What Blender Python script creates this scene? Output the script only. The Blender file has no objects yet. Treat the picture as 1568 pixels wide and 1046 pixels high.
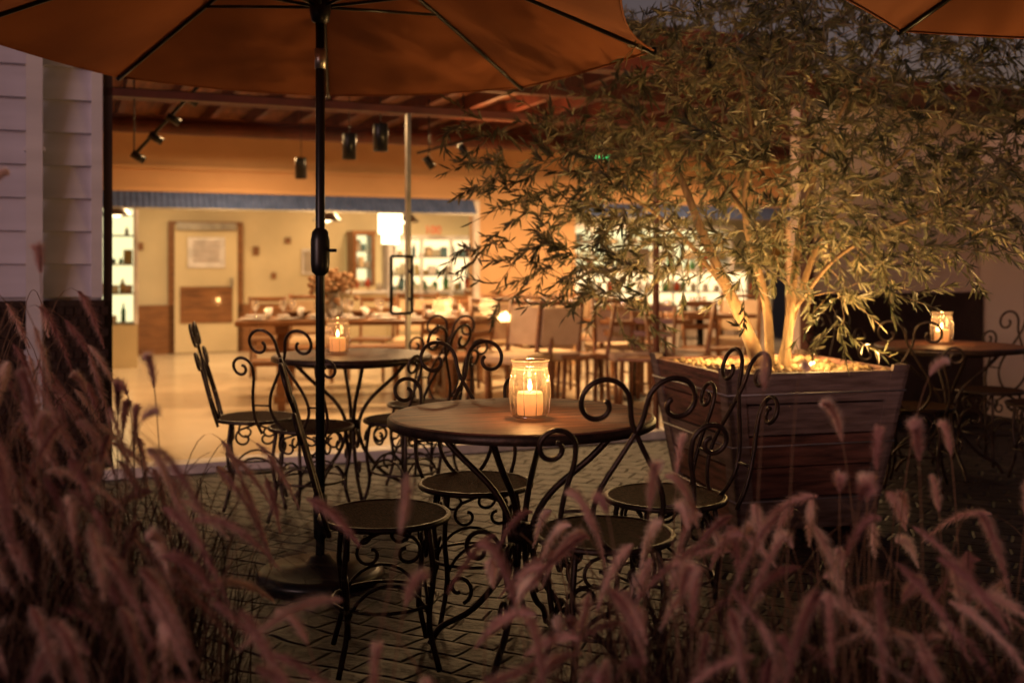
import bpy, math, random
import numpy as np
from mathutils import Vector, Matrix
random.seed(7); rng=np.random.default_rng(7)
sc=bpy.context.scene
R=math.radians
pi=math.pi

# ------------------------------------------------------------ materials
def newmat(name):
    m=bpy.data.materials.new(name); m.use_nodes=True
    nt=m.node_tree; nt.nodes.clear()
    out=nt.nodes.new('ShaderNodeOutputMaterial')
    return m,nt,out
def mat(name,c1,c2=None,rough=.6,metal=0,scale=8,bump=0,bscale=None,stretch=(1,1,1),spec=.4,emit=None,es=0,trans=0,detail=5):
    m,nt,out=newmat(name)
    p=nt.nodes.new('ShaderNodeBsdfPrincipled')
    p.inputs['Roughness'].default_value=rough; p.inputs['Metallic'].default_value=metal
    p.inputs['Specular IOR Level'].default_value=spec
    tc=nt.nodes.new('ShaderNodeTexCoord'); mp=nt.nodes.new('ShaderNodeMapping')
    mp.inputs['Scale'].default_value=stretch
    nt.links.new(tc.outputs['Object'],mp.inputs['Vector'])
    n=nt.nodes.new('ShaderNodeTexNoise'); n.inputs['Scale'].default_value=scale; n.inputs['Detail'].default_value=detail
    nt.links.new(mp.outputs[0],n.inputs['Vector'])
    r=nt.nodes.new('ShaderNodeValToRGB')
    c2=c2 or tuple(x*.7 for x in c1)
    r.color_ramp.elements[0].position=.32; r.color_ramp.elements[1].position=.68
    r.color_ramp.elements[0].color=(*c2,1); r.color_ramp.elements[1].color=(*c1,1)
    nt.links.new(n.outputs['Fac'],r.inputs[0]); nt.links.new(r.outputs[0],p.inputs['Base Color'])
    if bump:
        n2=nt.nodes.new('ShaderNodeTexNoise'); n2.inputs['Scale'].default_value=bscale or scale*4; n2.inputs['Detail'].default_value=6
        nt.links.new(mp.outputs[0],n2.inputs['Vector'])
        b=nt.nodes.new('ShaderNodeBump'); b.inputs['Strength'].default_value=bump; b.inputs['Distance'].default_value=.01
        nt.links.new(n2.outputs['Fac'],b.inputs['Height']); nt.links.new(b.outputs[0],p.inputs['Normal'])
    if emit:
        p.inputs['Emission Color'].default_value=(*emit,1); p.inputs['Emission Strength'].default_value=es
        m.cycles.emission_sampling='NONE'
    last=p.outputs[0]
    if trans:
        t=nt.nodes.new('ShaderNodeBsdfTranslucent'); nt.links.new(r.outputs[0],t.inputs[0])
        mx=nt.nodes.new('ShaderNodeMixShader'); mx.inputs[0].default_value=trans
        nt.links.new(last,mx.inputs[1]); nt.links.new(t.outputs[0],mx.inputs[2]); last=mx.outputs[0]
    nt.links.new(last,out.inputs[0])
    return m
def emis(name,c,s,samp=False):
    m,nt,out=newmat(name); e=nt.nodes.new('ShaderNodeEmission'); e.inputs[0].default_value=(*c,1); e.inputs[1].default_value=s
    nt.links.new(e.outputs[0],out.inputs[0])
    if not samp: m.cycles.emission_sampling='NONE'
    return m
def glassmat(name,refl=.06,tint=(1,1,1),dif=0):
    m,nt,out=newmat(name)
    t=nt.nodes.new('ShaderNodeBsdfTransparent'); t.inputs[0].default_value=(*tint,1)
    g=nt.nodes.new('ShaderNodeBsdfGlossy'); g.inputs['Roughness'].default_value=.04
    mx=nt.nodes.new('ShaderNodeMixShader'); lw=nt.nodes.new('ShaderNodeLayerWeight'); lw.inputs[0].default_value=.25
    mr=nt.nodes.new('ShaderNodeMapRange'); mr.inputs[3].default_value=refl; mr.inputs[4].default_value=.7
    pw=nt.nodes.new('ShaderNodeMath'); pw.operation='POWER'; pw.inputs[1].default_value=2.5
    nt.links.new(lw.outputs['Facing'],pw.inputs[0]); nt.links.new(pw.outputs[0],mr.inputs[0])
    nt.links.new(mr.outputs[0],mx.inputs[0]); nt.links.new(t.outputs[0],mx.inputs[1]); nt.links.new(g.outputs[0],mx.inputs[2])
    last=mx.outputs[0]
    if dif:
        d=nt.nodes.new('ShaderNodeBsdfTranslucent'); d.inputs[0].default_value=(.9,.8,.7,1)
        m2=nt.nodes.new('ShaderNodeMixShader'); m2.inputs[0].default_value=dif
        nt.links.new(last,m2.inputs[1]); nt.links.new(d.outputs[0],m2.inputs[2]); last=m2.outputs[0]
    nt.links.new(last,out.inputs[0]); return m
def attrmat(name,ramp,rough=.7,trans=.4,spec=.2):
    m,nt,out=newmat(name)
    a=nt.nodes.new('ShaderNodeAttribute'); a.attribute_name='tint'
    r=nt.nodes.new('ShaderNodeValToRGB')
    els=r.color_ramp.elements
    els[0].position=ramp[0][0]; els[0].color=(*ramp[0][1],1)
    els[1].position=ramp[-1][0]; els[1].color=(*ramp[-1][1],1)
    for q,c in ramp[1:-1]:
        e=els.new(q); e.color=(*c,1)
    nt.links.new(a.outputs['Fac'],r.inputs[0])
    p=nt.nodes.new('ShaderNodeBsdfPrincipled'); p.inputs['Roughness'].default_value=rough; p.inputs['Specular IOR Level'].default_value=spec
    t=nt.nodes.new('ShaderNodeBsdfTranslucent'); mx=nt.nodes.new('ShaderNodeMixShader'); mx.inputs[0].default_value=trans
    nt.links.new(r.outputs[0],p.inputs['Base Color']); nt.links.new(r.outputs[0],t.inputs[0])
    nt.links.new(p.outputs[0],mx.inputs[1]); nt.links.new(t.outputs[0],mx.inputs[2]); nt.links.new(mx.outputs[0],out.inputs[0])
    return m

M={}
M['iron']=mat('wrought_iron',(.050,.028,.018),(.018,.012,.01),rough=.42,metal=.5,scale=30,bump=.2)
M['black']=mat('black_metal',(.012,.012,.012),rough=.35,metal=.4)
M['silver']=mat('brushed_metal',(.45,.43,.4),rough=.35,metal=.9)
M['galv']=mat('galvanised_wire',(.36,.34,.36),rough=.5,metal=.5)
M['seat']=mat('woven_seat',(.080,.034,.020),(.025,.012,.008),rough=.8,scale=90,bump=.8,bscale=160,spec=.05)
M['tabletop']=mat('weathered_table_wood',(.26,.11,.065),(.085,.035,.022),rough=.5,scale=6,stretch=(1,7,1),bump=.4,bscale=20,spec=.3)
M['canvas']=mat('umbrella_canvas',(.31,.095,.028),(.24,.07,.021),rough=.9,scale=3,bump=.1,bscale=200,trans=.2)
M['siding']=mat('painted_siding',(.56,.55,.62),(.45,.44,.50),rough=.55,scale=2.5,bump=.1,bscale=60,stretch=(.3,1,3))
M['stucco']=mat('stucco',(.74,.60,.50),(.64,.52,.44),rough=.85,scale=1.2,bump=.5,bscale=70)
M['wains']=mat('dark_wainscot',(.030,.014,.012),(.018,.009,.007),rough=.5,scale=6,bump=.4)
M['orange']=mat('orange_plaster',(.62,.38,.21),(.52,.32,.17),rough=.8,scale=1.5,bump=.15)
M['cream']=mat('cream_wall',(.62,.50,.31),(.46,.37,.23),rough=.8,scale=1.2)
M['redwood']=mat('red_beam',(.10,.022,.012),(.05,.012,.007),rough=.6,scale=5)
M['ceil']=mat('timber_ceiling',(.20,.075,.03),(.07,.026,.012),rough=.7,scale=3,stretch=(8,1,1))
M['floor']=mat('interior_floor',(.66,.53,.38),(.54,.43,.30),rough=.22,scale=1.5)
M['white']=mat('white_paint',(.72,.66,.64),rough=.5)
M['blue']=mat('blue_corrugated',(.10,.15,.36),(.06,.10,.25),rough=.4,scale=10)
M['wood']=mat('dining_wood',(.26,.11,.04),(.12,.05,.02),rough=.4,scale=4,stretch=(1,8,8))
M['cloth']=mat('cream_upholstery',(.60,.45,.30),(.50,.36,.23),rough=.85)
M['planter']=mat('weathered_planks',(.22,.09,.065),(.055,.026,.02),rough=.8,scale=5,stretch=(1,1,9),bump=.6,bscale=14)
M['planter2']=mat('weathered_planks_grey',(.22,.155,.14),(.09,.058,.048),rough=.8,scale=5,stretch=(1,1,9),bump=.6,bscale=14)
M['soil']=mat('soil',(.34,.23,.12),(.18,.12,.06),rough=.9,scale=20,bump=1,bscale=40)
M['bark']=mat('bark',(.22,.14,.07),(.12,.07,.035),rough=.85,scale=12,stretch=(4,4,1),bump=.8,bscale=30)
M['wax']=mat('candle_wax',(.75,.45,.28),rough=.5,emit=(1,.34,.08),es=.75)  # emission imitates flame light scattering through the wax
M['flame']=emis('flame',(1,.62,.22),25)
M['bulb']=emis('uplight_lens',(1,.62,.22),22)
M['glass']=glassmat('window_glass',.03)
M['jar']=glassmat('jar_glass',.14,(.93,.88,.82),.04)
M['jarrib']=glassmat('jar_rib_glass',.5,(.8,.75,.7),.2)
M['cooler']=emis('cooler_light',(1,.72,.36),2.1,True)
M['coolg']=emis('cooler_light_green',(.92,.82,.42),1.5,True)
M['lampw']=emis('lamp_glow',(1,.78,.45),6)
M['exit']=emis('exit_green',(.05,1,.25),2.5)
M['red']=mat('red_letters',(.5,.05,.02),rough=.5,emit=(.8,.1,.03),es=.3)
M['flower']=mat('dried_flowers',(.42,.24,.13),(.22,.12,.06),rough=.8,scale=30)
for i,c in enumerate([(.5,.1,.05),(.1,.3,.12),(.7,.55,.25),(.8,.75,.6),(.6,.5,.4),(.2,.35,.4)]):
    M['bt%d'%i]=mat('bottle_%d'%i,c,rough=.25,trans=.4)
BT=['bt%d'%i for i in range(6)]

def pavermat():
    m,nt,out=newmat('cobble_pavers')
    p=nt.nodes.new('ShaderNodeBsdfPrincipled')
    tc=nt.nodes.new('ShaderNodeTexCoord')
    nz=nt.nodes.new('ShaderNodeTexNoise'); nz.inputs['Scale'].default_value=1.6; nz.inputs['Detail'].default_value=2
    nt.links.new(tc.outputs['Object'],nz.inputs['Vector'])
    va=nt.nodes.new('ShaderNodeVectorMath'); va.operation='MULTIPLY_ADD'; va.inputs[1].default_value=(.24,.24,0)
    nt.links.new(nz.outputs['Color'],va.inputs[0]); nt.links.new(tc.outputs['Object'],va.inputs[2])
    mp=nt.nodes.new('ShaderNodeMapping'); mp.inputs['Rotation'].default_value=(0,0,R(28)); nt.links.new(va.outputs[0],mp.inputs[0])
    b=nt.nodes.new('ShaderNodeTexBrick'); b.inputs['Scale'].default_value=1; b.inputs['Brick Width'].default_value=.17; b.inputs['Row Height'].default_value=.12
    b.inputs['Mortar Size'].default_value=.015; b.inputs['Mortar Smooth'].default_value=1
    b.inputs['Color1'].default_value=(.040,.029,.033,1); b.inputs['Color2'].default_value=(.018,.013,.016,1); b.inputs['Mortar'].default_value=(.006,.005,.005,1)
    nt.links.new(mp.outputs[0],b.inputs['Vector'])
    n2=nt.nodes.new('ShaderNodeTexNoise'); n2.inputs['Scale'].default_value=14; n2.inputs['Detail'].default_value=6
    nt.links.new(tc.outputs['Object'],n2.inputs['Vector'])
    mx=nt.nodes.new('ShaderNodeMixRGB'); mx.blend_type='OVERLAY'; mx.inputs[0].default_value=.6
    nt.links.new(b.outputs['Color'],mx.inputs[1]); nt.links.new(n2.outputs['Fac'],mx.inputs[2]); nt.links.new(mx.outputs[0],p.inputs['Base Color'])
    p.inputs['Roughness'].default_value=.55; p.inputs['Specular IOR Level'].default_value=.2
    sb=nt.nodes.new('ShaderNodeMath'); sb.operation='MULTIPLY_ADD'; sb.inputs[1].default_value=-1.0
    nt.links.new(b.outputs['Fac'],sb.inputs[0]); nt.links.new(n2.outputs['Fac'],sb.inputs[2])
    bp=nt.nodes.new('ShaderNodeBump'); bp.inputs['Strength'].default_value=.9; bp.inputs['Distance'].default_value=.018
    nt.links.new(sb.outputs[0],bp.inputs['Height']); nt.links.new(bp.outputs[0],p.inputs['Normal'])
    nt.links.new(p.outputs[0],out.inputs[0]); return m
M['paver']=pavermat()

# ------------------------------------------------------------ mesh builder
class MB:
    def __init__(s): s.v=[]; s.f=[]; s.m=[]; s.mats=[]; s.sm=[]
    def mi(s,k):
        if k not in s.mats: s.mats.append(k)
        return s.mats.index(k)
    def add(s,vs,fs,k,smooth=False):
        o=len(s.v); s.v.extend([tuple(x) for x in vs]); i=s.mi(k)
        for f in fs: s.f.append(tuple(o+j for j in f)); s.m.append(i); s.sm.append(smooth)
    def box(s,c,d,k,rz=0,bev=0):
        x,y,z=[q/2 for q in d]
        e=min(bev,min(x,y,z)*.8)
        ca,sa=math.cos(rz),math.sin(rz)
        if e<=0:
            vs=[(sx*x,sy*y,sz*z) for sz in(-1,1) for sy in(-1,1) for sx in(-1,1)]
            fs=[(0,2,3,1),(4,5,7,6),(0,1,5,4),(2,6,7,3),(0,4,6,2),(1,3,7,5)]
        else:
            vs=[];fs=[]
            rings=[(-z,e),(-z+e,0),(z-e,0),(z,e)]
            for zz,i in rings:
                X,Y=x-i,y-i
                vs+=[(-X,-Y,zz),(X,-Y,zz),(X,Y,zz),(-X,Y,zz)]
            for r in range(3):
                for j in range(4):
                    a=r*4+j;b=r*4+(j+1)%4; fs.append((a,b,b+4,a+4))
            fs+=[(3,2,1,0),(12,13,14,15)]
        vs=[(c[0]+a*ca-b*sa,c[1]+a*sa+b*ca,c[2]+zz) for a,b,zz in vs]
        s.add(vs,fs,k)
    def tube(s,pts,r,k,n=6,closed=False,cap=True):
        P=[Vector(p) for p in pts]; N=len(P)
        if N<2: return
        rr=r if isinstance(r,(list,tuple)) else [r]*N
        T=[]
        for i in range(N):
            if closed: t=P[(i+1)%N]-P[i-1]
            else: t=P[min(i+1,N-1)]-P[max(i-1,0)]
            T.append(t.normalized() if t.length>1e-9 else Vector((0,0,1)))
        up=Vector((0,0,1)) if abs(T[0].z)<.9 else Vector((1,0,0))
        u=T[0].cross(up).normalized(); vs=[]
        for i in range(N):
            u=(u-T[i]*u.dot(T[i])); u=u.normalized() if u.length>1e-6 else T[i].orthogonal().normalized()
            w=T[i].cross(u)
            for j in range(n):
                a=2*pi*j/n; vs.append(P[i]+(u*math.cos(a)+w*math.sin(a))*rr[i])
        fs=[]
        for i in range(N if closed else N-1):
            for j in range(n):
                a=i*n+j;b=i*n+(j+1)%n; c=((i+1)%N)*n
                fs.append((a,b,c+(j+1)%n,c+j))
        if cap and not closed: fs+=[tuple(range(n))[::-1],tuple((N-1)*n+j for j in range(n))]
        s.add(vs,fs,k,True)
    def lathe(s,prof,c,k,n=24,smooth=True):
        vs=[];fs=[]
        for r,z in prof:
            for j in range(n):
                a=2*pi*j/n; vs.append((c[0]+r*math.cos(a),c[1]+r*math.sin(a),c[2]+z))
        for i in range(len(prof)-1):
            for j in range(n):
                a=i*n+j;b=i*n+(j+1)%n; fs.append((a,b,b+n,a+n))
        s.add(vs,fs,k,smooth)
    def quad(s,a,b,c,d,k): s.add([a,b,c,d],[(0,1,2,3)],k)
    def obj(s,name,loc=(0,0,0),rz=0,parent=None,mw=None):
        me=bpy.data.meshes.new(name); me.from_pydata(s.v,[],s.f)
        for k in s.mats: me.materials.append(M[k])
        me.polygons.foreach_set('material_index',s.m); me.polygons.foreach_set('use_smooth',s.sm); me.update()
        o=bpy.data.objects.new(name,me); sc.collection.objects.link(o)
        o.location=loc; o.rotation_euler=(0,0,rz)
        if mw is not None: o.matrix_world=mw
        if parent: o.parent=parent
        return o
def place(o,name,loc,rz):
    n=bpy.data.objects.new(name,o.data); sc.collection.objects.link(n); n.location=loc; n.rotation_euler=(0,0,rz); return n
def cr(pts,n=6):
    P=[Vector(p) for p in pts]; P=[2*P[0]-P[1]]+P+[2*P[-1]-P[-2]]; out=[]
    for i in range(1,len(P)-2):
        for j in range(n):
            t=j/n; a,b,c,d=P[i-1:i+3]
            out.append(.5*((2*b)+(c-a)*t+(2*a-5*b+4*c-d)*t*t+(3*b-a-3*c+d)*t**3))
    out.append(P[-2]); return out
def spiral(cx,cz,r0,r1,a0,a1,n=16):
    return [(cx+(r0+(r1-r0)*i/n)*math.cos(R(a0+(a1-a0)*i/n)),cz+(r0+(r1-r0)*i/n)*math.sin(R(a0+(a1-a0)*i/n))) for i in range(n+1)]
def lamp(name,kind,loc,e,col,size=.1,parent=None,rot=None,spot=None):
    l=bpy.data.lights.new(name,kind); l.energy=e; l.color=col
    if kind=='AREA': l.size=size
    else: l.shadow_soft_size=size
    if spot: l.spot_size=R(spot); l.spot_blend=.5
    o=bpy.data.objects.new(name,l); sc.collection.objects.link(o); o.location=loc
    if rot: o.rotation_euler=rot
    if parent: o.parent=parent
    return o
def empty(name,loc=(0,0,0),rz=0):
    o=bpy.data.objects.new(name,None); sc.collection.objects.link(o); o.location=loc; o.rotation_euler=(0,0,rz); return o

# ------------------------------------------------------------ camera / world
cam=bpy.data.cameras.new('camera'); co=bpy.data.objects.new('camera',cam); sc.collection.objects.link(co)
co.location=(0,0,1.24); co.rotation_euler=(R(90),0,0); cam.lens=36.9; cam.sensor_width=36; cam.shift_y=-.074
cam.clip_start=.05; cam.clip_end=600
cam.dof.use_dof=True; cam.dof.focus_distance=3.5; cam.dof.aperture_fstop=1.9
sc.camera=co
sc.view_settings.view_transform='Standard'; sc.view_settings.look='None'; sc.view_settings.exposure=0
w=bpy.data.worlds.new('World'); sc.world=w; w.use_nodes=True
nt=w.node_tree; bg=nt.nodes['Background']
sky=nt.nodes.new('ShaderNodeTexSky'); sky.sky_type='NISHITA'; sky.sun_disc=False
sky.sun_elevation=R(3); sky.sun_rotation=R(200)
mx=nt.nodes.new('ShaderNodeMixRGB'); mx.blend_type='MULTIPLY'; mx.inputs[0].default_value=1; mx.inputs[2].default_value=(1,.58,.62,1)
nt.links.new(sky.outputs[0],mx.inputs[1]); nt.links.new(mx.outputs[0],bg.inputs[0]); bg.inputs[1].default_value=.055
s=bpy.data.lights.new('sun','SUN'); s.energy=1.1; s.angle=R(20); s.color=(1,.65,.62)
so=bpy.data.objects.new('sun',s); sc.collection.objects.link(so); so.rotation_euler=(R(84),0,R(-34))

# ------------------------------------------------------------ ground
g=MB(); g.quad((-150,-150,0),(150,-150,0),(150,150,0),(-150,150,0),'paver'); g.obj('patio_ground')

# ------------------------------------------------------------ restaurant building (local a,b,z)
YAW=R(22.8)
BM=Matrix.Translation((0,7.15,0))@Matrix.Rotation(YAW,4,'Z')
def L(a,b,z=0): return BM@Vector((a,b,z))
B=empty('restaurant_building',(0,7.15,0),YAW)
m=MB()
m.box((-5.3,.14,1.5),(5.4,.2,3.0),'siding')
z=1.06
while z<2.9:
    m.add([(-8,.035,z+.19),(-2.66,.035,z+.19),(-2.66,-.004,z),(-8,-.004,z),(-8,.04,z-.002),(-2.66,.04,z-.002)],[(3,2,1,0),(5,2,3,4)],'siding')
    z+=.19
m.box((-2.63,.1,2.0),(.06,.24,1.9),'siding',bev=.006)
m.obj('siding_wall',parent=B)
m=MB(); m.box((-5.3,0,.52),(5.42,.14,1.04),'wains')
for i in range(22):
    for j in range(16):
        m.box((-3.6+i*.047+(.023 if j%2 else 0),-.073,.05+j*.062),(.040,.014,.052),'wains',bev=.005)
m.obj('wainscot_left',parent=B)
m=MB(); m.box((-2.96,-.06,1.65),(.085,.07,2.55),'siding',bev=.012)
for zz in (.75,1.9,2.7): m.box((-2.96,-.045,zz),(.11,.09,.03),'siding',bev=.004)
m.obj('downspout',parent=B)
ZC=2.80
m=MB()
m.box((-.05,.05,2.71),(5.1,.16,.18),'redwood')
m.box((-.05,.04,2.26),(5.1,.07,.045),'redwood')
m.box((-.05,0,.03),(5.1,.16,.06),'white')
for a in (-2.57,): m.box((a,.04,1.34),(.05,.07,2.56),'wains')
m.box((-.727,.035,1.14),(.026,.05,2.2),'silver')
m.box((1.15,.035,1.14),(.026,.05,2.2),'redwood')
m.box((2.5,.04,1.34),(.05,.1,2.56),'redwood')
m.obj('window_frames',parent=B)
m=MB(); m.quad((-2.55,.05,.06),(2.47,.05,.06),(2.47,.05,2.235),(-2.55,.05,2.235),'glass'); m.quad((-2.55,.05,2.285),(2.47,.05,2.285),(2.47,.05,2.62),(-2.55,.05,2.62),'glass')
m.obj('window_glazing',parent=B)
m=MB()
x0,x1,z0,z1=-.86,-.72,.93,1.30
for q in (((x0,z0),(x0,z1)),((x1,z0),(x1,z1)),((x0,z1),(x1,z1)),((x0,z0),(x1,z0))):
    m.tube([(q[0][0],-.03,q[0][1]),(q[1][0],-.03,q[1][1])],.011,'black',n=6)
m.box((x1,.0,1.2),(.02,.06,.02),'black'); m.box((x1,.0,1.02),(.02,.06,.02),'black')
m.obj('door_handle',parent=B)
m=MB()
m.box((3.4,.15,1.25),(1.75,.24,2.5),'stucco')
m.box((6.3,-.05,1.25),(4.0,.7,2.5),'stucco')
m.obj('stucco_wall',parent=B)
m=MB(); m.box((3.4,-.01,.49),(1.7,.06,.98),'wains'); m.box((3.4,-.02,1.0),(1.72,.1,.04),'wains'); m.obj('wainscot_right',parent=B)
m=MB(); m.box((5.45,-.1,2.55),(5.8,1.1,.09),'redwood'); m.obj('eave_beam',parent=B)
m=MB(); m.box((-2.7,4.9,ZC+.09),(10.5,10,.12),'redwood'); m.box((5.3,6.0,ZC+.09),(5.4,8,.12),'redwood'); m.obj('roof',parent=B)
m=MB()
m.quad((-8,.06,.03),(8,.06,.03),(8,10,.03),(-8,10,.03),'floor')
m.obj('interior_floor',parent=B)
m=MB()
m.quad((-8,.3,ZC),(-8,10,ZC),(8,10,ZC),(8,.3,ZC),'ceil')
for i in range(24): m.box((-3.6+i*.42,2.6,ZC-.07),(.05,4.7,.12),'redwood')
for b in (1.0,2.5,4.0): m.box((0,b,ZC-.17),(12,.08,.08),'redwood')
m.tube([(-5,1.7,2.52),(6,1.7,2.52)],.04,'redwood',n=12); m.tube([(-5,3.4,2.50),(6,3.4,2.50)],.07,'redwood',n=14)
m.tube([(-5,4.3,2.58),(6,4.3,2.58)],.025,'black',n=8)
m.obj('ceiling',parent=B)
m=MB()
zt=2.01
m.box((0,5.05,(zt+ZC)/2),(16,.14,ZC-zt-.004),'orange')
m.box((2.27,5.05,zt/2),(1.34,.14,zt),'orange')
m.box((-4.6,5.05,zt/2),(3.4,.14,zt),'orange')
m.box((7.1,5.05,zt/2),(1.8,.14,zt),'orange')
m.box((0,4.96,2.27),(16,.05,.04),'orange'); m.box((1.63,4.965,1.0),(.07,.05,2.0),'white'); m.box((-.5,4.96,2.04),(4.3,.04,.05),'orange')
m.quad((-2.75,.3,0),(-2.75,5,0),(-2.75,5,ZC),(-2.75,.3,ZC),'orange')
m.quad((7.8,.3,0),(7.8,5,0),(7.8,5,ZC),(7.8,.3,ZC),'orange')
m.box((0,8.6,1.5),(17,.1,2.9),'cream')
m.box((0.4,8.5,.35),(6,.06,.7),'wood')
m.obj('interior_walls',parent=B)
def awning(a0,a1):
    m=MB(); n=int((a1-a0)/.03); vs=[];fs=[]
    for i in range(n+1):
        a=a0+(a1-a0)*i/n; o=.012 if i%2 else 0
        vs+=[(a,4.93-o,zt),(a,4.80-o,zt-.17)]
    for i in range(n): fs.append((2*i,2*i+1,2*i+3,2*i+2))
    m.add(vs,fs,'blue'); m.box(((a0+a1)/2,4.79,zt-.18),(a1-a0,.02,.02),'silver')
    m.obj('corrugated_awning',parent=B)
awning(-2.7,1.58); awning(2.96,6.2)
m=MB(); m.box((-1.04,8.5,.92),(1.0,.06,1.86),'wood'); m.box((-1.04,8.46,.92),(.84,.04,1.76),'cream'); m.box((-1.04,8.43,1.42),(.5,.02,.42),'white')
m.box((-1.04,8.43,.7),(.7,.02,.5),'wood',bev=.004); m.box((-.70,8.42,1.0),(.03,.05,.14),'silver'); m.box((-1.04,8.41,1.78),(.8,.03,.1),'silver')
for i in range(6): m.box((-1.04,8.415,1.56-i*.05),(.36,.004,.012),'wood')
m.obj('kitchen_door',parent=B)
m=MB()
for a,z_,w_,h_ in((-.35,1.45,.08,.12),(.1,1.6,.08,.08),(-1.9,1.5,.08,.1),(-.1,1.1,.06,.08)): m.box((a,8.53,z_),(w_,.02,h_),'wood')
m.box((.45,8.53,1.3),(.3,.02,.36),'white'); m.box((.45,8.515,1.3),(.24,.01,.30),'bt4')
m.obj('wall_fixtures',parent=B)
def shelf(name,a0,a1,b,z0,z1,rows,light,frame='silver',cols=2):
    m=MB(); d=.35
    m.quad((a0,b+d,z0),(a1,b+d,z0),(a1,b+d,z1),(a0,b+d,z1),light)
    for i in range(cols+1):
        a=a0+(a1-a0)*i/cols; m.box((a,b,(z0+z1)/2),(.035,.05,z1-z0),frame)
    m.box((a0-.02,b+d/2,(z0+z1)/2),(.03,d,z1-z0),frame); m.box((a1+.02,b+d/2,(z0+z1)/2),(.03,d,z1-z0),frame)
    m.box(((a0+a1)/2,b+d/2,z1+.03),(a1-a0+.08,d+.06,.06),frame)
    if z0>.1: m.box(((a0+a1)/2,b+d/2,z0/2),(a1-a0+.06,d+.02,z0-.02),'cream')
    for r in range(rows):
        zz=z0+(z1-z0)*r/rows
        m.box(((a0+a1)/2,b+d/2+.02,zz+.01),(a1-a0,d-.06,.018),'silver')
        a=a0+.05
        while a<a1-.04:
            if random.random()<.85:
                h=min((z1-z0)/rows*.8,random.uniform(.06,.22))
                if random.random()<.35:
                    rr=random.uniform(.018,.038)
                    m.lathe([(0,.02),(rr,.021),(rr,.02+h*.62),(rr*.4,.02+h*.8),(rr*.4,.02+h),(0,.02+h)],(a,b+.1+random.uniform(0,.14),zz),random.choice(BT),n=8)
                else:
                    w_=random.uniform(.05,.12); m.box((a,b+.15,zz+.02+h*.4),(w_,.1,h*.8),random.choice(BT[2:]+['white','cloth']),bev=.006); a+=w_*.4
            a+=random.uniform(.05,.10)
    return m.obj(name,mw=BM)
shelf('display_fridge',-2.95,-2.07,6.6,.55,1.93,4,'coolg','white',2)
shelf('drinks_cooler',1.48,2.85,8.0,.55,1.62,4,'cooler','white',3)
shelf('wall_cabinet',.98,1.24,8.12,.95,1.68,3,'coolg','wood',1)
shelf('bottle_shelf',3.0,6.6,7.0,.62,1.78,5,'coolg','white',6)
m=MB(); m.box((4.7,5.9,.30),(3.2,.6,.6),'white',bev=.01); m.box((4.7,5.9,1.16),(3.3,.66,.04),'white',bev=.01)
m.quad((3.1,5.6,.62),(6.3,5.6,.62),(6.3,5.6,1.14),(3.1,5.6,1.14),'glass'); m.quad((3.1,6.19,.62),(6.3,6.19,.62),(6.3,6.19,1.14),(3.1,6.19,1.14),'cooler')
m.box((4.7,5.9,.88),(3.15,.5,.015),'silver')
for i in range(9): m.box((3.1+i*.4,5.59,.88),(.02,.02,.54),'silver')
for i in range(26):
    for zz in(.61,.89):
        a=3.2+i*.12; h=random.uniform(.05,.16); m.lathe([(0,0),(.035,0),(.045,h*.6),(.02,h),(0,h)],(a,5.85+random.uniform(-.15,.15),zz),random.choice(BT+['white']),n=10)
for i in range(12):
    a=3.3+i*.25; h=random.uniform(.08,.25); m.lathe([(0,0),(.035,0),(.045,h*.6),(.02,h),(0,h)],(a,5.8+random.uniform(-.15,.15),1.18),random.choice(BT+['white']),n=10)
m.box((4.2,5.8,1.33),(.35,.3,.3),'silver',bev=.02)
m.obj('display_counter',mw=BM)
m=MB(); m.box((2.1,8.3,.42),(2.4,.4,.84),'cream',bev=.01); m.box((2.1,8.3,.86),(2.5,.46,.04),'white',bev=.005)
for i in range(14):
    a=1.0+i*.17; h=random.uniform(.08,.22); m.lathe([(0,0),(.04,0),(.05,h*.6),(.02,h),(0,h)],(a,8.15,.88),random.choice(BT),n=10)
m.obj('kitchen_counter',mw=BM)
m=MB(); m.box((3.28,4.93,2.6),(.30,.03,.17),'black',bev=.004)
def seg(a,z,w_,h_): m.box((a,4.905,z),(w_,.012,h_),'exit')
for k,a in enumerate((3.18,3.25,3.31,3.37)):
    if k==0: seg(a-.015,2.6,.012,.1); seg(a,2.65,.036,.012); seg(a,2.6,.03,.012); seg(a,2.55,.036,.012)
    if k==1:
        m.tube([(a-.02,4.905,2.55),(a+.02,4.905,2.65)],.007,'exit'); m.tube([(a+.02,4.905,2.55),(a-.02,4.905,2.65)],.007,'exit')
    if k==2: seg(a,2.6,.012,.1)
    if k==3: seg(a,2.6,.012,.1); seg(a,2.65,.04,.012)
m.obj('exit_sign',mw=BM)
tx=bpy.data.curves.new('menu_sign','FONT'); tx.body='100'; tx.size=.17; tx.extrude=.006; tx.materials.append(M['red'])
to=bpy.data.objects.new('menu_sign',tx); sc.collection.objects.link(to); to.matrix_world=Matrix.Translation(L(1.95,7.9,1.70))@Matrix.Rotation(YAW,4,'Z')@Matrix.Rotation(R(90),4,'X')

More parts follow.
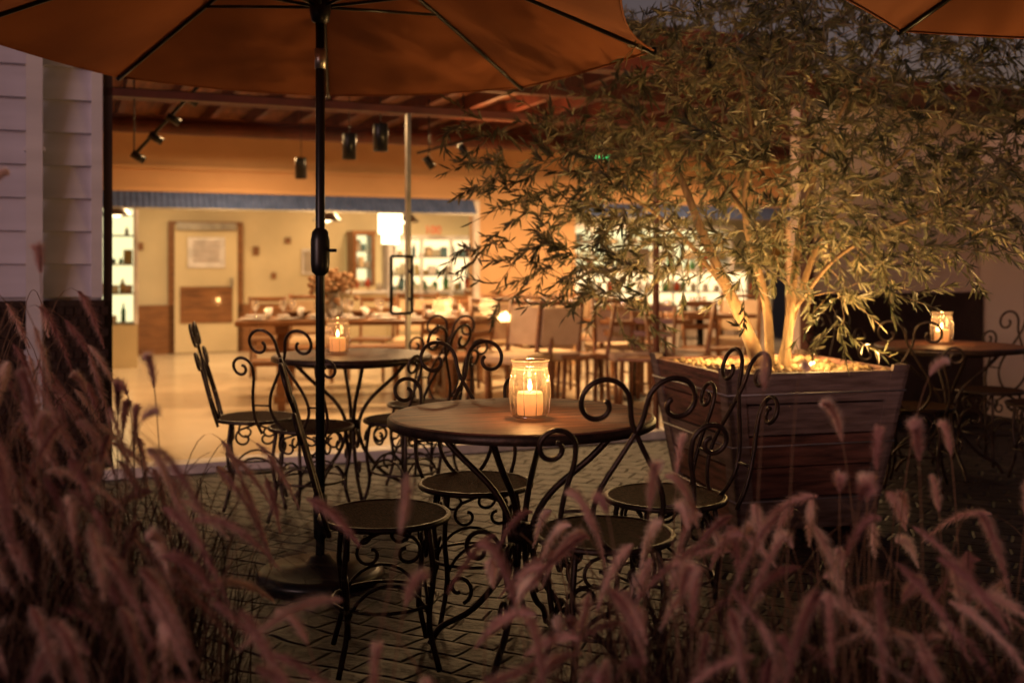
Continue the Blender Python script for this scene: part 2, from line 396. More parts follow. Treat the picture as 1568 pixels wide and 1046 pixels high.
m=MB(); m.lathe([(0,.095),(.05,.095),(.053,.09),(.053,-.095),(.046,-.095),(.046,.06)],(0,0,0),'black',n=20); m.lathe([(0,-.06),(.044,-.06)],(0,0,0),'lampw',n=16); m.tube([(0,0,.09),(0,0,.62)],.004,'black')
P0=m.obj('pendant_lamp',(-1.93,9.6,2.13))
for q in ((-1.217,7.85,2.13),(-.914,7.3,2.13)): place(P0,'pendant_lamp',q,0)
m=MB(); m.lathe([(.02,.16),(.03,.12),(.09,.09),(.17,.0),(.175,-.01),(.16,0),(.08,.08)],(0,0,0),'silver',n=24); m.lathe([(0,.03),(.05,.02),(.06,-.005),(0,-.03)],(0,0,0),'lampw',n=14); m.tube([(0,0,.15),(0,0,1.0)],.006,'black')
D0=m.obj('dome_lamp',(-4.37,11.6,1.80)); place(D0,'dome_lamp',(-2.2,12.5,1.78),0); place(D0,'dome_lamp',(-1.35,13.3,1.80),0)
m=MB()
for i in range(14):
    a=2*pi*i/14
    for rr,z0,z1 in((.13,-.08,.20),(.09,-.2,.0)): m.tube([(rr*math.cos(a),rr*math.sin(a),z0),(rr*math.cos(a),rr*math.sin(a),z1)],.014,'lampw',n=5)
m.lathe([(0,.22),(.14,.22),(.14,.2)],(0,0,0),'silver'); m.tube([(0,0,.2),(0,0,1.05)],.006,'black')
m.obj('chandelier',(-1.45,12.5,1.70))
m=MB(); m.tube([(-.28,0,-.30),(.28,0,.30)],.014,'black')
for t in (-.9,-.45,0,.45,.9):
    x,z_=.28*t,.30*t
    m.tube([(x,0,z_),(x-.01,0,z_-.04)],.009,'black'); m.tube([(x-.04,-.02,z_-.02),(x+.04,.02,z_-.07)],.028,'black',n=12)
m.tube([(-.28,0,-.3),(-.28,0,.42)],.006,'black'); m.tube([(.28,0,.3),(.28,0,.42)],.006,'black')
m.obj('track_light',(-2.42,7.5,2.33),0)
m=MB()
for q in ((0,0),(.28,.1)):
    m.tube([(q[0],0,q[1]+.5),(q[0],0,q[1]+.05)],.007,'black'); m.tube([(q[0]-.03,0,q[1]+.03),(q[0]+.03,.02,q[1]-.06)],.032,'black',n=12)
m.tube([(-.1,0,.06),(.45,0,.2)],.012,'black')
m.obj('spot_lamp',(-.68,8.6,2.1),0)

m=MB(); m.box((0,0,.735),(2.3,.85,.05),'wood',bev=.01)
for a in(-.75,.75):
    m.box((a,0,.06),(.14,.75,.08),'wood',bev=.01); m.box((a,0,.68),(.12,.7,.07),'wood',bev=.01)
    for sgn in(-1,1):
        m.add([(a-.05,sgn*.08-.04,.64),(a+.05,sgn*.08-.04,.64),(a+.05,sgn*.08+.05,.64),(a-.05,sgn*.08+.05,.64),(a-.05,sgn*.27-.04,.1),(a+.05,sgn*.27-.04,.1),(a+.05,sgn*.27+.05,.1),(a-.05,sgn*.27+.05,.1)],[(0,1,5,4),(1,2,6,5),(2,3,7,6),(3,0,4,7)],'wood')
m.box((0,0,.35),(1.5,.05,.1),'wood')
m.obj('dining_table',L(-.25,2.9),YAW-R(12))
m=MB(); m.box((0,0,.43),(1.9,.3,.045),'wood',bev=.008)
for a in(-.7,.7): m.box((a,0,.21),(.06,.26,.40),'wood',bev=.006)
b0=m.obj('dining_bench',L(-.45,2.15),YAW-R(12)); place(b0,'dining_bench',L(-.1,3.6),YAW-R(12))
def wineglass(m,x,y,z): m.lathe([(.03,0),(.004,.006),(.004,.07),(.03,.10),(.036,.13),(.03,.17)],(x,y,z),'jarrib',n=12)
m=MB()
for i in range(8):
    x=-1.0+i*.29
    for sg in(-1,1):
        if random.random()<.9: wineglass(m,x+random.uniform(-.05,.05),sg*.2,.76)
        m.lathe([(0,.004),(.07,.006),(.11,.016)],(x,sg*.3,.76),'white',n=18)
        m.lathe([(.0,0),(.02,0),(.03,.09),(0,.02)],(x+.12,sg*.22,.76),'white',n=8)
    if i%2: m.lathe([(0,0),(.05,0),(.12,.06),(.13,.065),(.0,.05)],(x+.1,0,.76),'flower',n=14)
m.obj('table_setting',L(-.25,2.9),YAW-R(12))
def candle(name,loc,scale=1.0,e=6):
    E=empty(name,loc)
    m=MB()
    m.lathe([(0,.003),(.045,.003),(.053,.012),(.060,.07),(.058,.11),(.050,.145),(.053,.165),(.055,.170)],(0,0,0),'jar',n=10,smooth=False)
    for i in range(10):
        a=2*pi*i/10; m.tube([(.046*math.cos(a),.046*math.sin(a),.004),(.054*math.cos(a),.054*math.sin(a),.012),(.0605*math.cos(a),.0605*math.sin(a),.07),(.0585*math.cos(a),.0585*math.sin(a),.11),(.0505*math.cos(a),.0505*math.sin(a),.146)],.0013,'jarrib',n=4)
    for rr,zz in((.055,.170),(.0505,.146),(.050,.008)): m.tube([(rr*math.cos(2*pi*i/24),rr*math.sin(2*pi*i/24),zz) for i in range(24)],.002,'jarrib',n=5,closed=True)
    m.obj('jar',parent=E)
    m=MB(); m.lathe([(0,.012),(.036,.012),(.038,.02),(.038,.072),(.034,.078),(.0,.073)],(0,0,0),'wax',n=24); m.tube([(0,0,.073),(.002,0,.085)],.0015,'black'); m.obj('wax',parent=E)
    m=MB(); m.lathe([(0,.080),(.0055,.086),(.0065,.094),(.004,.106),(0,.116)],(0,0,0),'flame',n=12); m.obj('flame',parent=E)
    lamp(name+'_glow','POINT',(0,0,.135),e,(1,.5,.16),.012,parent=E)
    E.scale=(scale,)*3
candle('candle_jar',(.055,3.22,.772),1.05,3.6)
candle('candle_jar',(-.93,5.6,.772),1.1,1.0)
candle('candle_jar',(2.58,6.3,.772),1.1,2.6)
m=MB(); m.lathe([(0,0),(.06,0),(.085,.06),(.09,.13),(.05,.2),(.06,.23)],(0,0,0),'silver',n=20)
for i in range(110):
    d=Vector((random.gauss(0,1),random.gauss(0,1),random.gauss(.7,.8))).normalized()*random.uniform(.1,.24)
    c=Vector((0,0,.27))+Vector((d.x,d.y,d.z*.8)); m.tube([(0,0,.2),tuple(c)],.003,'bark',n=3)
    r=random.uniform(.015,.034)
    m.lathe([(0,-r),(r*.8,-r*.5),(r,0),(r*.75,r*.6),(0,r*.8)],tuple(c),'flower',n=7)
m.obj('flower_vase',(-1.62,9.55,.76))
m=MB()
m.box((0,0,.46),(.44,.44,.08),'cloth',bev=.02)
for sx in(-1,1):
    m.tube([(sx*.19,.19,.42),(sx*.19,.2,0)],.018,'wood'); m.tube([(sx*.21,-.19,0),(sx*.21,-.18,.45),(sx*.21,-.255,.95)],.021,'wood')
    m.tube([(sx*.19,.19,.2),(sx*.19,-.185,.2)],.01,'wood')
vs=[]
for z_,y_ in((.56,-.2),(.88,-.255)):
    for t in(-.02,.03): vs+=[(-.19,y_+t,z_),(.19,y_+t,z_)]
m.add(vs,[(0,1,5,4),(3,2,6,7),(0,4,6,2),(1,3,7,5),(4,5,7,6),(0,2,3,1)],'cloth')
m.tube([(-.21,-.252,.92),(.21,-.252,.92)],.022,'wood')
c0=m.obj('dining_chair',(-.1,9.5,0),R(200))
m=MB(); m.box((0,0,.455),(.42,.42,.035),'wood',bev=.01)
for sx in(-1,1):
    m.tube([(sx*.18,.18,.44),(sx*.19,.2,0)],.018,'wood'); m.tube([(sx*.19,-.2,0),(sx*.18,-.18,.45),(sx*.19,-.25,.90)],.018,'wood')
for zz,yy in((.87,-.245),(.76,-.228),(.65,-.212)): m.box((0,yy,zz),(.36,.018,.05),'wood',bev=.004)
c1=m.obj('wooden_chair',(-.75,9.15,0),R(150))
k=0
for x,y,r in((-.55,10.2,170),(.35,10.4,190),(.62,9.2,95),(.98,10.1,20),(1.3,10.6,200),(-.15,11.2,10),(1.6,9.6,80),(.55,11.6,30),(-2.6,11.3,200),(2.3,10.9,150),(-.45,9.2,60),(.05,8.9,150),(.9,11.3,170),(1.0,9.2,200),(1.45,9.1,240),(-1.0,10.9,180),(-1.5,11.2,170),(-.3,12.2,190),(1.9,10.0,200),(.3,9.2,30),(1.15,8.9,160),(-2.1,11.0,10),(-.6,11.6,200)):
    k+=1; place((c0,c1)[k%2],('dining_chair','wooden_chair')[k%2],(x,y,0),R(r))
m=MB(); m.box((0,0,.74),(.8,.8,.04),'wood',bev=.008); m.tube([(0,0,.02),(0,0,.72)],.035,'black',n=10); m.lathe([(0,.05),(.22,.04),(.25,.02),(.25,0)],(0,0,0),'black')
wineglass(m,.1,.1,.76); wineglass(m,-.15,-.1,.76); wineglass(m,.25,-.2,.76); m.lathe([(0,.004),(.1,.01)],(0,-.2,.76),'white'); m.lathe([(.0,0),(.02,0),(.03,.11),(0,.02)],(-.25,.2,.76),'white',n=8)
t0=m.obj('cafe_table',(.25,9.9,0),YAW)
for q in((1.1,9.6),(1.9,10.6),(.15,12.0)): place(t0,'cafe_table',(q[0],q[1],0),YAW)
m=MB(); m.lathe([(0,.74),(.16,.74),(.17,.72),(.16,.70),(0,.70)],(0,0,0),'wood')
for i in range(4):
    a=pi/4+i*pi/2; m.tube([(.1*math.cos(a),.1*math.sin(a),.7),(.2*math.cos(a),.2*math.sin(a),0)],.012,'black')
m.tube([(.16*math.cos(2*pi*i/16),.16*math.sin(2*pi*i/16),.28) for i in range(16)],.008,'black',closed=True)
s0=m.obj('bar_stool',L(3.6,5.3),0)
for a in(4.2,4.8,5.4): place(s0,'bar_stool',L(a,5.3),0)

W=(1,.60,.26)
for a,b,e in((-1.6,1.6,30),(.4,2.6,112),(2.2,3.0,112),(4.2,3.4,92),(-1.2,3.8,42)):
    lamp('ceiling_lamp','AREA',L(a,b,2.42),e,W,.35)
for a,b,e in((-1.4,6.6,62),(1.2,7.0,76),(4.6,6.3,66)):
    lamp('kitchen_lamp','AREA',L(a,b,2.6),e,(1,.67,.33),.5)
lamp('rafter_uplight','AREA',L(.8,2.2,2.3),14,(1,.42,.14),.4,rot=(pi,0,0))

# ------------------------------------------------------------ umbrellas
def umbrella(loc,a0):
    E=empty('patio_umbrella',loc)
    Rr,zr,zc=1.37,2.135,2.62
    m=MB(); G=10
    def pt(k,s_,t):
        a=R(a0+45*k); b=R(a0+45*(k+1))
        A=Vector((math.cos(a),math.sin(a),0)); Bv=Vector((math.cos(b),math.sin(b),0))
        d=A.lerp(Bv,s_)*(1-.03*math.sin(pi*s_)*t)
        z_=zc-(zc-zr)*t**1.12+ -.035*math.sin(pi*s_)*math.sin(pi*min(t,1)*.8)
        return (d.x*Rr*t,d.y*Rr*t,z_)
    for k in range(8):
        vs=[pt(k,i/G,j/G) for j in range(G+1) for i in range(G+1)]
        fs=[(j*(G+1)+i,j*(G+1)+i+1,(j+1)*(G+1)+i+1,(j+1)*(G+1)+i) for j in range(G) for i in range(G)]
        m.add(vs,fs,'canvas',True)
        h=[pt(k,i/G,1) for i in range(G+1)]
        m.tube(h,.005,'canvas',n=4)
    m.obj('canopy',parent=E)
    m=MB()
    for k in range(8):
        m.tube([tuple(Vector(pt(k,0,t/8))-Vector((0,0,.012))) for t in range(9)],.009,'black',n=6)
        p=Vector(pt(k,0,.52))-Vector((0,0,.015)); a=R(a0+45*k)
        m.tube([(.03*math.cos(a),.03*math.sin(a),2.27),tuple(p)],.007,'black',n=6)
        q=Vector(pt(k,0,1)); m.lathe([(0,-.02),(.012,-.015),(.012,.012),(0,.018)],tuple(q),'black',n=8)
    m.lathe([(.02,2.20),(.035,2.21),(.042,2.25),(.042,2.29),(.02,2.31)],(0,0,0),'black',n=16)
    m.lathe([(0,2.60),(.05,2.60),(.05,2.66),(.02,2.72),(0,2.74)],(0,0,0),'black',n=16)
    m.obj('ribs',parent=E)
    m=MB(); m.tube([(0,0,.05),(0,0,2.62)],.0185,'black',n=16)
    m.lathe([(.019,2.02),(.022,2.02),(.022,2.10),(.019,2.10)],(0,0,0),'silver',n=16)
    m.lathe([(.018,1.20),(.034,1.215),(.038,1.25),(.038,1.34),(.032,1.375),(.018,1.39)],(0,0,0),'black',n=16)
    m.tube([(.03,0,1.30),(.065,-.01,1.30)],.008,'black')
    m.lathe([(.018,.17),(.026,.16),(.028,.33),(.018,.34)],(0,0,0),'black',n=14); m.tube([(.02,-.01,.26),(.06,-.04,.26)],.006,'silver')
    m.obj('pole',parent=E)
    m=MB(); m.lathe([(0,.10),(.04,.09),(.06,.06),(.22,.045),(.25,.03),(.25,.004),(0,.004)],(0,0,0),'black',n=32); m.obj('base',parent=E)
umbrella((-.762,4.17,0),8.7)
umbrella((2.165,2.82,0),75)

# ------------------------------------------------------------ bistro chairs / tables
def chairmesh():
    m=MB(); r=.0075
    def Bk(x,z): return (x,-.185-.14*(z/.5),.46+z)
    for sg in(-1,1):
        sp=spiral(-.105,.415,.016,.082,400,0,22)
        pts=[Bk(sg*x,z) for x,z in sp]+[Bk(sg*x,z) for x,z in((-.012,.36),(.03,.28),(.085,.18),(.10,.10),(.07,.03),(.03,-.01))]
        m.tube(cr(pts,3),r,'iron',n=7)
        sp=spiral(.222,.30,.058,.014,180,-250,20)
        pts=[Bk(sg*x,z) for x,z in((.165,-.02),(.19,.06),(.185,.16),(.165,.25))]+[Bk(sg*x,z) for x,z in sp]
        m.tube(cr(pts,3),r,'iron',n=7)
        m.tube([Bk(sg*.10,.12),Bk(sg*.187,.12)],.005,'iron')
    ring=[(.2*math.cos(2*pi*i/28),.2*math.sin(2*pi*i/28),.455) for i in range(28)]
    m.tube(ring,.010,'iron',n=7,closed=True)
    m.lathe([(0,.452),(.1,.456),(.195,.462)],(0,0,0),'seat',n=28); m.lathe([(.195,.445),(.0,.442)],(0,0,0),'seat',n=28)
    for i in range(4):
        a=pi/4+i*pi/2; c,s_=math.cos(a),math.sin(a)
        m.tube(cr([(.17*c,.17*s_,.45),(.19*c,.19*s_,.3),(.175*c,.175*s_,.15),(.215*c,.215*s_,.01)],4),.009,'iron',n=7)
        a2=a+pi/2
        p=Vector((.17*c,.17*s_,0)); q=Vector((.17*math.cos(a2),.17*math.sin(a2),0)); mid=(p+q)/2; u=(q-p).normalized()
        for sg in(-1,1):
            sp=spiral(.055,.37,.05,.012,90,-260,16)
            m.tube([(mid.x+u.x*sg*x,mid.y+u.y*sg*x,z) for x,z in [(.0,.44)]+sp],.006,'iron',n=5)
        arc=[(mid.x+u.x*.13*math.cos(t),mid.y+u.y*.13*math.cos(t),.12+.15*math.sin(t)) for t in [pi*i/12 for i in range(13)]]
        m.tube(arc,.006,'iron',n=5)
    m.tube([(.165*math.cos(2*pi*i/24),.165*math.sin(2*pi*i/24),.2) for i in range(24)],.006,'iron',n=5,closed=True)
    return m
def rot(dx,dy): return math.atan2(dy,dx)-pi/2
ch=chairmesh().obj('bistro_chair',(-.40,3.30,0),rot(1,.22))
for x,y,dx,dy in((-.13,3.78,.22,-1),(.27,3.07,-.22,1),(.52,3.56,-1,-.3),
                 (-1.32,5.42,1,.2),(-.98,5.12,.3,1),(-.50,5.95,-.5,-1),(-.55,5.35,-.8,.6),
                 (3.02,5.95,-1,.2),(2.25,5.85,.5,1),(2.28,6.75,.5,-1),(3.0,6.6,-1,-.5)):
    place(ch,'bistro_chair',(x,y,0),rot(dx,dy))
def tablemesh():
    m=MB()
    m.lathe([(0,.770),(.41,.770),(.418,.766)],(0,0,0),'tabletop',n=64,smooth=False)
    m.lathe([(.418,.766),(.424,.760),(.424,.742),(.418,.738)],(0,0,0),'iron',n=64)
    m.lathe([(.418,.738),(0,.738)],(0,0,0),'iron',n=40)
    for i in range(4):
        a=pi/4+i*pi/2+.2; c,s_=math.cos(a),math.sin(a)
        pr=[(.31,.735),(.22,.64),(.09,.52),(.035,.40),(.06,.27),(.16,.14),(.27,.07),(.31,.012)]
        m.tube(cr([(q*c,q*s_,z_) for q,z_ in pr],5),.0105,'iron',n=7)
        sp=spiral(.14,.33,.075,.015,200,-170,20); m.tube([(q*c,q*s_,z_) for q,z_ in sp],.008,'iron',n=6)
        sp=spiral(.21,.20,.05,.012,250,-110,16); m.tube([(q*c,q*s_,z_) for q,z_ in sp],.007,'iron',n=6)
    m.lathe([(0,.36),(.045,.37),(.045,.42),(0,.43)],(0,0,0),'iron',n=14)
    m.tube([(.3*math.cos(2*pi*i/28),.3*math.sin(2*pi*i/28),.725) for i in range(28)],.007,'iron',n=5,closed=True)
    return m
tb=tablemesh().obj('bistro_table',(.03,3.33,0),.3)
place(tb,'bistro_table',(-.85,5.59,0),.9); place(tb,'bistro_table',(2.6,6.25,0),.5)

# ------------------------------------------------------------ planter
TH=R(14); u=Vector((math.cos(TH),math.sin(TH),0)); v=Vector((-math.sin(TH),math.cos(TH),0))
near=Vector((.963,4.68,0)); PC=near+u*.45+v*.45
m=MB(); H=.76; hb,ht=.335,.45
def hw(z_): return hb+(ht-hb)*z_/H
for side in range(4):
    ca,sa=math.cos(side*pi/2),math.sin(side*pi/2)
    def T(x,y,z_): return (x*ca-y*sa,x*sa+y*ca,z_)
    n=5
    for i in range(n):
        z0=.02+i*(H-.02)/n+.005; z1=.02+(i+1)*(H-.02)/n-.005+random.uniform(-.002,.002)
        w0,w1=hw(z0),hw(z1); jit=random.uniform(0,.006)
        vs=[T(-w0,-w0-jit,z0),T(w0,-w0-jit,z0),T(w1,-w1-jit,z1),T(-w1,-w1-jit,z1),T(-w0+.03,-w0+.03,z0),T(w0-.03,-w0+.03,z0),T(w1-.03,-w1+.03,z1),T(-w1+.03,-w1+.03,z1)]
        m.add(vs,[(0,1,2,3),(0,4,5,1),(3,2,6,7),(4,7,6,5)],'planter' if random.random()<.6 else 'planter2')
    for sg in(-1,1):
        w0,w1=hw(0)+.012,hw(H+.02)+.012
        xs=lambda w_,o: sg*(w_-o)
        vs=[T(xs(w0,0),-w0,0),T(xs(w0,.085),-w0,0),T(xs(w1,.085),-w1,H+.02),T(xs(w1,0),-w1,H+.02),T(xs(w0,0),-w0+.02,0),T(xs(w0,.085),-w0+.02,0),T(xs(w1,.085),-w1+.02,H+.02),T(xs(w1,0),-w1+.02,H+.02)]
        m.add(vs,[(0,1,2,3),(1,5,6,2),(3,2,6,7),(0,3,7,4)],'planter2')
    for zb in(.16,.42,.66):
        w_=hw(zb)+.016; m.tube([T(-w_,-w_,zb),T(w_,-w_,zb)],.004,'galv',n=5)
m.quad((-.42,-.42,.73),(.42,-.42,.73),(.42,.42,.73),(-.42,.42,.73),'soil')
m.box((0,0,.03),(.6,.6,.05),'planter2')
for x,y in((.10,-.2),(.16,-.12),(.03,-.25)):
    m.lathe([(0,-.01),(.012,0),(0,.010)],(x,y,.765),'bulb',n=8)
for i in range(260):
    x,y=random.uniform(-.4,.4),random.uniform(-.4,.4); r_=random.uniform(.01,.032)
    m.lathe([(0,-r_*.4),(r_,0),(r_*.6,r_*.6),(0,r_*.9)],(x,y,.738),'soil',n=6)
PL=m.obj('wooden_planter',(PC.x,PC.y,0),TH)
for x,y,e,tx_,ty_ in((-.33,-.33,70,-4,4),(.33,-.33,76,10,10),(-.30,.30,56,-10,-10),(.32,.32,90,-16,22)):
    p=PC+u*x+v*y
    lamp('planter_uplight','SPOT',(p.x,p.y,.77),e,(1,.55,.18),.05,rot=(pi+R(tx_),R(ty_)*-1,0),spot=150)
for x,y in((.10,-.25),(-.2,.1),(.25,.15)):
    p=PC+u*x+v*y; lamp('planter_glow','POINT',(p.x,p.y,.87),13,(1,.60,.20),.08)

# ------------------------------------------------------------ tree
m=MB()
nodes=[]
def limb(pts,r0,r1,n=5):
    c=cr(pts,n); N=len(c)
    m.tube(c,[r0+(r1-r0)*i/(N-1) for i in range(N)],'bark',n=8)
    for i,p in enumerate(c):
        if i>N*.3: nodes.append((p,max(.004,(r0+(r1-r0)*i/(N-1))*.6)))
def W3(x,y,z_): return Vector((x,y,z_))
bx,by=PC.x,PC.y
limb([W3(bx-.05,by-.08,.68),W3(bx-.16,by-.12,.95),W3(bx-.32,by-.1,1.3),W3(bx-.50,by-.05,1.75),W3(bx-.75,by-.1,2.05)],.040,.007)
limb([W3(bx-.01,by-.02,.68),W3(bx-.02,by+.02,1.05),W3(bx-.12,by+.05,1.5),W3(bx-.1,by,1.9),W3(bx-.2,by-.1,2.4)],.026,.006)
limb([W3(bx+.05,by-.06,.68),W3(bx+.08,by-.05,1.0),W3(bx+.18,by+.1,1.45),W3(bx+.32,by+.1,1.9),W3(bx+.5,by-.1,2.3)],.028,.006)
limb([W3(bx+.04,by+.05,.68),W3(bx+.2,by+.2,1.1),W3(bx+.4,by+.3,1.5),W3(bx+.75,by+.3,1.8),W3(bx+1.0,by+.2,2.1)],.022,.005)
limb([W3(bx-.16,by-.12,1.0),W3(bx-.4,by+.05,1.35),W3(bx-.7,by+.0,1.58),W3(bx-1.05,by-.1,1.72)],.015,.005)
limb([W3(bx+.08,by-.05,1.0),W3(bx+.35,by-.0,1.3),W3(bx+.75,by-.05,1.5),W3(bx+1.1,by-.1,1.62)],.013,.004)
limb([W3(bx-.12,by+.05,1.5),W3(bx-.3,by+.4,1.9),W3(bx-.4,by+.6,2.2)],.014,.005)
LV=[];LF=[];lt=[]
def leaf(p,d,Ln,wd,tint):
    d=d.normalized(); side=d.cross(Vector((random.gauss(0,1),random.gauss(0,1),random.gauss(0,1)))).normalized(); nrm=side.cross(d)
    o=len(LV); cv=random.uniform(-.10,.2)*Ln
    for t,w_ in((0,.15),(.3,1),(.68,.85)):
        c=p+d*Ln*t+nrm*(-cv*t*t)
        LV.append(tuple(c+side*wd*w_*.5)); LV.append(tuple(c-side*wd*w_*.5)); lt.extend([tint,tint])
    LV.append(tuple(p+d*Ln-nrm*cv)); lt.append(tint)
    LF.extend([(o,o+1,o+3,o+2),(o+2,o+3,o+5,o+4),(o+4,o+5,o+6)])
tips=[]
cent=Vector((1.36,5.2,2.0))
clumps=[]
while len(clumps)<124:
    q=Vector([random.uniform(-1,1) for _ in range(3)])
    if .22<q.length<1:
        c=cent+Vector((q.x*1.5,q.y*.95,q.z*1.02))
        if c.z<1.22 and abs(c.x-1.12)<.30 and c.y<5.4: continue
        if c.x<.62 and c.z>2.12 and c.y<5.5: continue
        if c.x<.25 and c.z<1.4 : continue
        clumps.append(c)
clumps+= [Vector(q) for q in((-.02,5.1,1.90),(-.12,5.2,1.78),(.15,5.0,1.75),(.2,5.1,1.3),(.0,5.3,1.35),(.35,5.0,1.55),(.25,5.2,1.15),(.5,5.0,1.2),(2.3,5.1,1.5),(2.45,5.2,1.8),(1.75,4.7,1.12),(1.5,4.85,1.02),(1.65,4.9,1.15),(1.9,5.1,1.35),(2.2,5.0,2.3),(.75,4.9,1.3),(1.3,4.6,2.2),(1.1,4.7,1.9),(1.6,4.7,1.7),(1.45,4.8,1.4),(.9,4.8,2.5),(1.4,4.7,2.6),(.8,4.7,2.1),(.55,4.9,1.85),(.6,5.0,1.6),(1.7,4.8,2.5),(2.1,4.9,2.6),(2.6,5.1,2.1),(2.5,5.0,2.4),(1.9,4.6,2.0),(2.0,4.7,1.65),(1.25,4.75,1.6),(1.05,4.8,2.2),(1.7,4.6,2.3))]
for c in clumps:
    for _ in range(random.randint(6,10)):
        tips.append(c+Vector((random.gauss(0,.15),random.gauss(0,.15),random.gauss(0,.12))))
tips.sort(key=lambda t:(t-Vector((bx,by,1.4))).length)
for tp in tips:
    if tp.x<.55 and tp.z>2.05 and tp.y<5.55: continue
    if tp.x>1.6 and tp.z<1.0+(tp.x-1.6)*.55: continue
    best=min(nodes,key=lambda nn:(nn[0]-tp).length+ (0.4 if nn[0].z>tp.z+.5 else 0))
    p0,r0=best; d=tp-p0; ln=d.length
    midp=p0+d*.5+Vector((random.gauss(0,.05)*ln,random.gauss(0,.05)*ln,.10*ln))
    droop=Vector((d.x,d.y,0)); droop=(droop.normalized() if droop.length>1e-3 else Vector((1,0,0)))*random.uniform(.05,.16)+Vector((random.gauss(0,.06),random.gauss(0,.06),random.uniform(-.14,.10)))
    c=cr([p0,midp,tp,tp+droop],5); N=len(c); ra=min(r0*.75,.0025+.005*ln)
    m.tube(c,[max(.0014,ra*(1-i/(N-1))) for i in range(N)],'bark',n=4)
    for i,p in enumerate(c):
        if i in(4,8): nodes.append((p,ra*.7))
    tw=random.uniform(-.38,.30)
    nl=random.randint(24,36)
    for i in range(nl):
        f=.30+.70*random.random()**.8; k=min(int(f*(N-1)),N-2); p=c[k].lerp(c[k+1],f*(N-1)-k)
        ax=(c[k+1]-c[k]).normalized()
        dd=ax*.9+Vector((random.gauss(0,.42),random.gauss(0,.42),random.gauss(-.08,.4)))
        leaf(p,dd,random.uniform(.042,.082),random.uniform(.0075,.0115),min(1,max(0,.5+tw+random.gauss(0,.16))))
    leaf(c[-1],c[-1]-c[-2],.07,.010,.5+tw)
M['leaf']=attrmat('tree_leaf',[(0,(.028,.032,.020)),(.5,(.105,.100,.055)),(1,(.26,.22,.13))],rough=.5,trans=.40,spec=.35)
def attrmesh(name,V,F,Tn,mk,parent=None):
    me=bpy.data.meshes.new(name); me.from_pydata(V,[],F); me.materials.append(M[mk])
    at=me.attributes.new('tint','FLOAT','POINT'); at.data.foreach_set('value',np.array(Tn,dtype=np.float32)); me.update()
    o=bpy.data.objects.new(name,me); sc.collection.objects.link(o)
    if parent: o.parent=parent
    return o
TE=empty('olive_tree')
m.obj('trunk_and_branches',parent=TE); attrmesh('leaves',LV,LF,lt,'leaf',TE)
print('leaves',len(LF)//3)

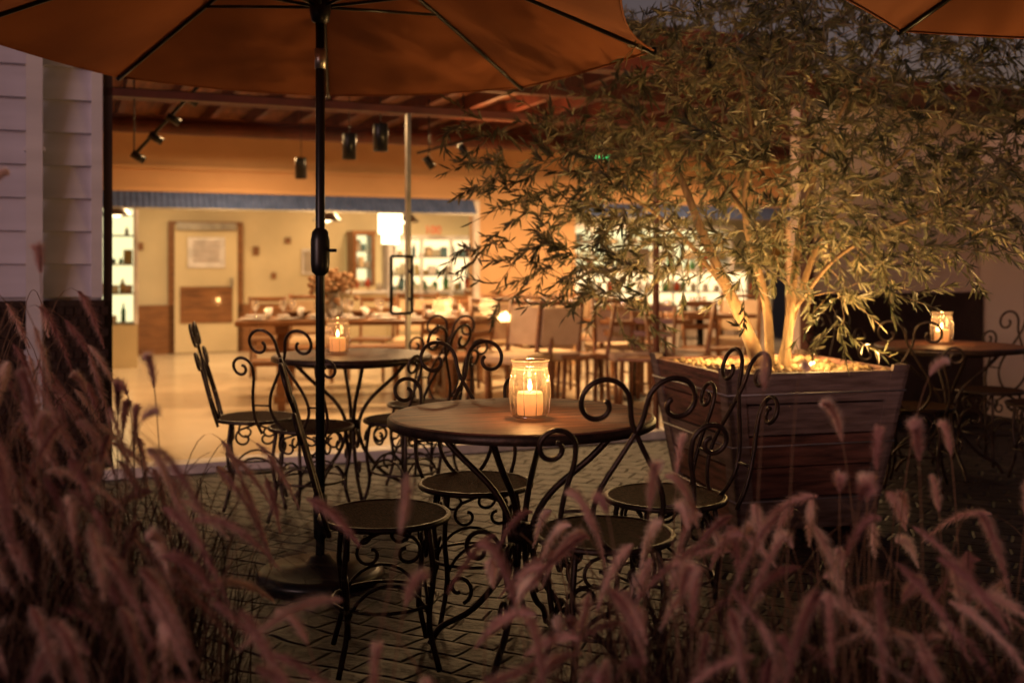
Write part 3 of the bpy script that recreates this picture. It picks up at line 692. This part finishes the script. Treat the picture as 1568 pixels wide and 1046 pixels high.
# ------------------------------------------------------------ fountain grass
M['plume']=attrmat('grass_plume',[(0,(.30,.10,.12)),(.4,(.68,.40,.37)),(1,(.95,.80,.68))],rough=.8,trans=.5)
M['blade']=attrmat('grass_blade',[(0,(.022,.008,.012)),(.5,(.060,.028,.024)),(1,(.32,.20,.12))],rough=.6,trans=.3)
def bez(P,t):
    t=np.asarray(t)[:,None]; return (1-t)**3*P[0]+3*(1-t)**2*t*P[1]+3*(1-t)*t*t*P[2]+t**3*P[3]
def stem(cx,cy,H,reach,phi,spread=.10):
    b=np.array([cx+random.gauss(0,spread),cy+random.gauss(0,spread),0.]); d=np.array([math.cos(phi),math.sin(phi),0.]); zz=np.array([0,0,1.])
    return [b,b+d*reach*.05+zz*H*.60,b+d*reach*.35+zz*H*1.30,b+d*reach+zz*H*random.uniform(.62,.92)]
def grass(name,plants,extra=()):
    V=[];F=[];T=[]; E=empty(name); V2=[];F2=[];T2=[]
    def plume(P,PLn,tone):
        pts=bez(P,np.linspace(0,1,20)); o=len(V2)
        for k in range(20):
            V2.append(tuple(pts[k]+np.array([.0012,0,0]))); V2.append(tuple(pts[k]-np.array([.0012,0,0]))); T2.extend([.7,.7])
        F2.extend([(o+2*k,o+2*k+1,o+2*k+3,o+2*k+2) for k in range(19)])
        seglen=np.linalg.norm(np.diff(pts,axis=0),axis=1).sum()
        t0=max(.4,1-PLn/seglen); nb_=int(4600*PLn)
        tt=np.sort(t0+(1-t0)*rng.random(nb_)); c=bez(P,tt); c2=bez(P,tt+.01); tg=c2-c; tg/=np.linalg.norm(tg,axis=1)[:,None]+1e-9
        rv=rng.normal(size=(nb_,3)); rv-=(rv*tg).sum(1)[:,None]*tg; rv/=np.linalg.norm(rv,axis=1)[:,None]
        f=(tt-t0)/(1-t0); prof=np.clip(np.minimum(f*6+.3,(1-f)*2.0+.25),0,1)
        ln=(rng.uniform(.009,.026,nb_)*prof)[:,None]
        tipv=c+tg*ln*.80+rv*ln*.85
        sd=np.cross(tg,rv)*.0007
        o=len(V); A=np.stack([c+sd,c-sd,tipv],1).reshape(-1,3)
        V.extend(map(tuple,A)); F.extend([(o+3*k,o+3*k+1,o+3*k+2) for k in range(nb_)])
        tv=np.clip(tone+rng.normal(0,.1,nb_),0,1); T.extend(np.stack([tv-.28,tv-.28,tv+.38],1).clip(0,1).reshape(-1))
    for (cx,cy,H,nb,npl,rmax) in plants:
        for i in range(nb):
            phi=random.uniform(0,2*pi); P=stem(cx,cy,H*random.uniform(.4,.80),random.uniform(.1,rmax*1.2),phi)
            n=8; pts=bez(P,np.linspace(0,1,n)); side=np.array([-math.sin(phi),math.cos(phi),0])*random.uniform(.0012,.0030)
            if abs(side[0])<.0009: side[0]=.0011
            o=len(V2); tt=min(1,max(0,random.betavariate(1.5,2.8)))
            for k in range(n):
                w_=1-(k/(n-1))**2*.95
                V2.append(tuple(pts[k]+side*w_)); V2.append(tuple(pts[k]-side*w_)); T2+= [tt,tt]
            F2.extend([(o+2*k,o+2*k+1,o+2*k+3,o+2*k+2) for k in range(n-1)])
        for i in range(npl):
            phi=random.uniform(0,2*pi); up=random.random()<.15
            P=stem(cx,cy,H*random.uniform(.66,1.04),(random.uniform(.04,.16) if up else random.uniform(.22,rmax)),phi)
            if up: P[3][2]=P[2][2]-.02
            if P[3][1]<1.25: continue
            plume(P,random.uniform(.13,.27),min(1,max(0,random.gauss(.50,.30))))
    for (bx_,by_,tx_,ty_,tz_,bend,pl) in extra:
        b=np.array([bx_,by_,0.]); t=np.array([tx_,ty_,tz_])
        plume([b,b+(t-b)*.35+np.array([0,0,.05]),t+np.array([-bend,0,-.12 if bend<.02 else .06]),t],pl,.7)
    attrmesh('blades',V2,F2,T2,'blade',E); attrmesh('plumes',V,F,T,'plume',E); print(name,len(F),len(F2))
grass('fountain_grass',[(-1.05,2.05,1.06,620,70,.50),(-1.35,2.5,1.18,640,74,.5),(-.80,1.85,.86,420,46,.5),(-.85,2.45,.94,300,34,.44),(-.56,1.65,.68,200,28,.44),(-1.32,2.15,1.14,460,56,.42),(-1.0,1.75,.80,240,24,.4)],
  [(-.35,1.6,-.17,1.7,.90,0,.17)])
grass('fountain_grass',[(.12,1.85,.66,280,30,.46),(.42,2.0,.75,400,44,.5),(.72,2.15,.78,400,44,.5),(1.08,2.1,.70,280,28,.46),(.30,2.35,.68,180,18,.4),(-.20,1.75,.57,120,14,.36),(1.45,2.3,.66,140,12,.4),(.6,1.75,.58,240,20,.4)],
  [(.42,2.0,.47,1.95,1.08,0,.15),(.5,2.0,.545,1.95,1.05,.03,.12),(.9,2.2,.88,2.2,.80,-.04,.13),(1.0,2.2,1.08,2.2,.79,0,.13)])
